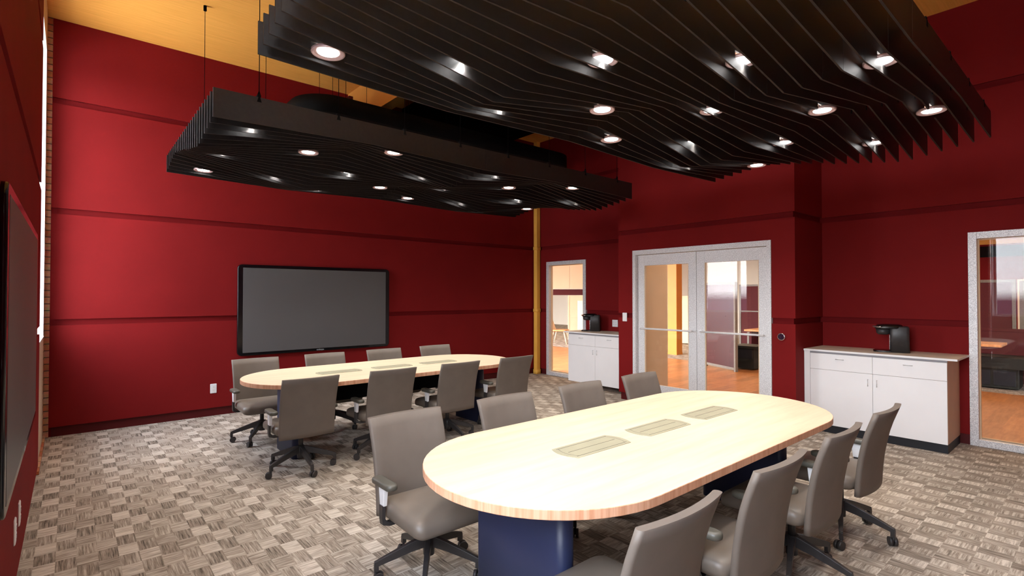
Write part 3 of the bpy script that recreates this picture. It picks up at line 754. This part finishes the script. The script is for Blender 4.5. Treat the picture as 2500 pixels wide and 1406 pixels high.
rt = empty('column', (11.90, 7.47, 0)); rt.name = 'orange_column'; tag(rt, 'square orange column standing in the office beyond the left door leaf', 'column')
mb = MB(); mb.loft([rrect(0.13, 0.13, 0.006, 2, 0, 0, z) for z in (0, 3.199)], smooth=False); mb.build('shaft', 'column_orange', rt)
mb = MB(); mb.loft([rrect(0.135, 0.135, 0.006, 2, 0, 0, z) for z in (0.0, 0.06)], smooth=False); mb.build('plinth', 'column_orange', rt)

def partition(label, a, b, h, m_fill, m_frame='grey_frame', t=0.03, z0=0.03, grp=None, name='cubicle_panel', fr=0.05, rails=()):
    a, b = Vector((*a, 0)), Vector((*b, 0)); L = (b-a).length; ang = math.atan2(b.y-a.y, b.x-a.x)
    r = empty(name, a, ang); tag(r, label, 'partition', grp)
    m = MB(); m.box(0, fr, -t, t, 0, h); m.box(L-fr, L, -t, t, 0, h); m.box(fr, L-fr, -t, t, h-fr, h); m.box(fr, L-fr, -t, t, z0, z0+fr)
    for z in rails: m.box(fr, L-fr, -t, t, z, z+0.03)
    m.build('frame', m_frame, r, bevel=0.003)
    m = MB(); m.box(fr, L-fr, -t*0.6, t*0.6, z0+fr, h-fr); m.build('infill', m_fill, r)
    return r
partition('dark red glazed partition in a grey frame seen through the right door leaf', (10.06, 4.94), (10.52, 5.86), 1.79, 'maroon_glass')
partition('tall maroon cubicle wall behind the small dark pedestal, through the right door leaf', (13.2, 4.2), (13.2, 6.4), 1.80, 'maroon_fabric', rails=(1.1,))
partition('low maroon cubicle panel under the orange desk beyond the right door leaf', (12.15, 4.05), (12.15, 5.7), 0.66, 'maroon_fabric')
partition('maroon panel in a brown frame seen through the right-hand side window', (12.6, 1.18), (12.6, 1.75), 1.80, 'maroon_fabric', 'grey_frame')
partition('brown-grey cubicle panel beside the maroon one, through the right-hand side window', (12.6, 0.60), (12.6, 1.16), 1.80, 'grey_frame', 'panel_cream', fr=0.025)
partition('low red cubicle panel behind the black credenza, right-hand side window', (12.2, -0.3), (12.2, 1.7), 0.95, 'maroon_fabric', 'maroon_fabric')
# pale workstation walls seen through the narrow window and the left leaf
partition('pale cabinet wall with an overhead unit seen through the narrow side window', (13.0, 12.3), (14.2, 11.2), 1.52, 'panel_cream', 'panel_cream', rails=(0.75,))
partition('pale cubicle wall seen low behind the orange column', (14.6, 7.3), (14.6, 9.0), 1.50, 'panel_cream', 'panel_cream', rails=(0.7, 1.15))
def simple(name, label, cat, loc, parts, rz=0):
    r = empty(name, loc, rz); tag(r, label, cat)
    for pn, m_, bx in parts:
        m = MB()
        for b in bx: m.box(*b)
        m.build(pn, m_, r, bevel=0.004)
    return r
simple('file_pedestal', 'small dark pedestal cabinet beside the dark red partition beyond the right leaf', 'cabinet', (10.75, 5.0, 0),
       [('body', 'dark_cabinet', [(-0.25, 0.25, -0.2, 0.25, 0.03, 0.44)]), ('top', 'dark_cabinet', [(-0.28, 0.28, -0.26, 0.27, 0.44, 0.49)]), ('drawer', 'black_kick', [(-0.262, -0.251, -0.17, 0.2, 0.24, 0.42)])])
simple('office_desk', 'orange wood desk with maroon sides beyond the right door leaf', 'desk', (12.0, 4.7, 0),
       [('desktop', 'desk_wood', [(-0.35, 0.45, -0.9, 0.85, 0.71, 0.75)]), ('side_panel', 'maroon_fabric', [(-0.3, 0.10, -0.75, -0.70, 0, 0.71), (-0.3, 0.10, 0.70, 0.75, 0, 0.71)])])
simple('credenza', 'low black credenza on the carpet beyond the right-hand side window', 'cabinet', (11.72, 0.85, 0),
       [('body', 'dark_cabinet', [(-0.25, 0.25, 0.20, 0.85, 0.02, 0.34)]), ('top', 'dark_cabinet', [(-0.35, 0.3, -0.9, 0.95, 0.34, 0.52)]), ('door', 'black_kick', [(-0.262, -0.251, 0.24, 0.5, 0.06, 0.30), (-0.262, -0.251, 0.54, 0.8, 0.06, 0.30)])])
simple('side_table', 'orange wood table top beyond the right-hand side window', 'table', (11.35, 1.75, 0),
       [('tabletop', 'desk_wood', [(-0.35, 0.3, -0.55, 0.5, 0.71, 0.75)]), ('leg', 'maroon_fabric', [(0.05, 0.11, 0.1, 0.45, 0, 0.71)])])
simple('overhead_cabinet', 'long pale overhead cabinet row high behind the narrow side window', 'cabinet', (13.75, 11.95, 1.74),
       [('body', 'plaster_white', [(-1.4, 1.4, 0.0, 0.35, 0, 1.1)]), ('door', 'panel_cream', [(-1.38, -0.72, -0.02, -0.001, 0.02, 0.85), (-0.70, -0.02, -0.02, -0.001, 0.02, 0.85), (0.0, 0.68, -0.02, -0.001, 0.02, 0.85), (0.70, 1.38, -0.02, -0.001, 0.02, 0.85)]),
        ('post', 'panel_cream', [(-1.4, -1.34, 0.1, 0.3, -1.74, 0), (1.34, 1.4, 0.1, 0.3, -1.74, 0)])], radians(-43))
simple('fabric_screen', 'maroon strip screen below the pale overhead cabinets, narrow side window', 'screen panel', (13.82, 12.0, 1.53),
       [('panel', 'maroon_fabric', [(-1.3, 1.3, 0.04, 0.08, 0, 0.2)])], radians(-43))
simple('white_board', 'tall blank white board leaning at the pale wall, narrow side window', 'board', (12.75, 11.15, 0),
       [('board', 'plaster_white', [(-0.35, 0.35, 0, 0.03, 0.25, 1.35)]), ('stand', 'panel_cream', [(-0.33, -0.29, -0.1, 0.1, 0, 0.25), (0.29, 0.33, -0.1, 0.1, 0, 0.25)])], radians(-43))
def lounge_chair():
    r = empty('lounge_chair', (11.75, 11.45, 0), radians(-150)); tag(r, 'pale wooden chair with splayed legs and brown seat, narrow side window', 'chair')
    m = MB(); m.loft([rrect(0.24, 0.24, 0.06, 4, 0, 0, z) for z in (0.40, 0.45)]); m.build('seat', 'desk_wood', r)
    m = MB(); m.loft([[(-0.22, -0.22, 0.44), (0.22, -0.22, 0.44), (0.22, -0.19, 0.44), (-0.22, -0.19, 0.44)], [(-0.20, -0.36, 0.85), (0.20, -0.36, 0.85), (0.20, -0.34, 0.85), (-0.20, -0.34, 0.85)]], smooth=False); m.build('backrest', 'panel_cream', r)
    for sx in (-1, 1):
        for sy in (-1, 1):
            m = MB(); m.cyl((sx*0.15, sy*0.15, 0.41), (sx*0.27, sy*0.27, 0.0), 0.022, 0.014, n=10); m.build('leg', 'panel_cream', r)
lounge_chair()

# ------------------------------------------------------------------ daylight and office light
def area(name, loc, rot, sx, sy, power, col, spread=180):
    d = bpy.data.lights.new(name, 'AREA'); d.shape = 'RECTANGLE'; d.size = sx; d.size_y = sy; d.energy = power; d.color = col; d.spread = radians(spread)
    o = bpy.data.objects.new(name, d); C.objects.link(o); o.location = loc; o.rotation_euler = rot
    return o
RYP = (radians(90), 0, radians(-90))     # emits towards +x
for nm, y0, y1 in (('daylight_far_window', W1Y0, W1Y1), ('daylight_near_window', W2Y0, W2Y1)):
    o = area(nm, (-0.48, (y0+y1)/2, 2.59), RYP, y1-y0, 3.0, 1, (1, 1, 1)); o.data.cycles.is_portal = True
for x, y, p in ((9.0, 0.5, 48), (8.3, 3.6, 52), (9.0, 7.5, 70), (9.0, 12.0, 50), (14.0, 2.0, 70), (14.0, 7.5, 80), (14.0, 13.0, 65)):  # second one is an added fill, evening the light in the entrance bay
    area('office_area_light', (x, y, 3.18), (0, 0, 0), 1.8, 1.8, p, (1.0, 0.80, 0.56))

# unseen sunlit paving outside the windows, added to bounce light onto the wood ceiling
mat('bounce_paving', (0.62, 0.60, 0.56), 0.9, noise=(1.5, 0.08))
mb = MB(); mb.box(-11, -0.62, -9, 16, -0.25, -0.05); struct(mb.build('ground_bounce', 'bounce_paving'))
sd = bpy.data.lights.new('sun', 'SUN'); sd.energy = 13; sd.color = (1.0, 0.95, 0.88); sd.angle = radians(0.6)
so = bpy.data.objects.new('sun', sd); C.objects.link(so); so.rotation_euler = Vector((-0.18, 0.22, -1)).to_track_quat('-Z', 'Y').to_euler()

w = bpy.data.worlds.new('world'); S.world = w; w.use_nodes = True
nt = w.node_tree; bg = nt.nodes['Background']
tc = nt.nodes.new('ShaderNodeTexCoord'); sx = nt.nodes.new('ShaderNodeSeparateXYZ'); rp = nt.nodes.new('ShaderNodeValToRGB')
nt.links.new(tc.outputs['Generated'], sx.inputs[0])
mp = nt.nodes.new('ShaderNodeMath'); mp.operation = 'MULTIPLY_ADD'; mp.inputs[1].default_value = 0.5; mp.inputs[2].default_value = 0.5
nt.links.new(sx.outputs[2], mp.inputs[0]); nt.links.new(mp.outputs[0], rp.inputs['Fac'])
cr = rp.color_ramp; cr.elements[0].position = 0.498; cr.elements[0].color = (0.05, 0.035, 0.06, 1); cr.elements[1].position = 0.502; cr.elements[1].color = (0.85, 0.88, 0.92, 1)
e = cr.elements.new(1.0); e.color = (0.66, 0.79, 1.0, 1)
nt.links.new(rp.outputs['Color'], bg.inputs['Color']); bg.inputs['Strength'].default_value = 19.0
S.cycles.max_bounces = 8; S.cycles.diffuse_bounces = 5; S.cycles.transparent_max_bounces = 12
S.cycles.use_denoising = True
S.cycles.sample_clamp_indirect = 6
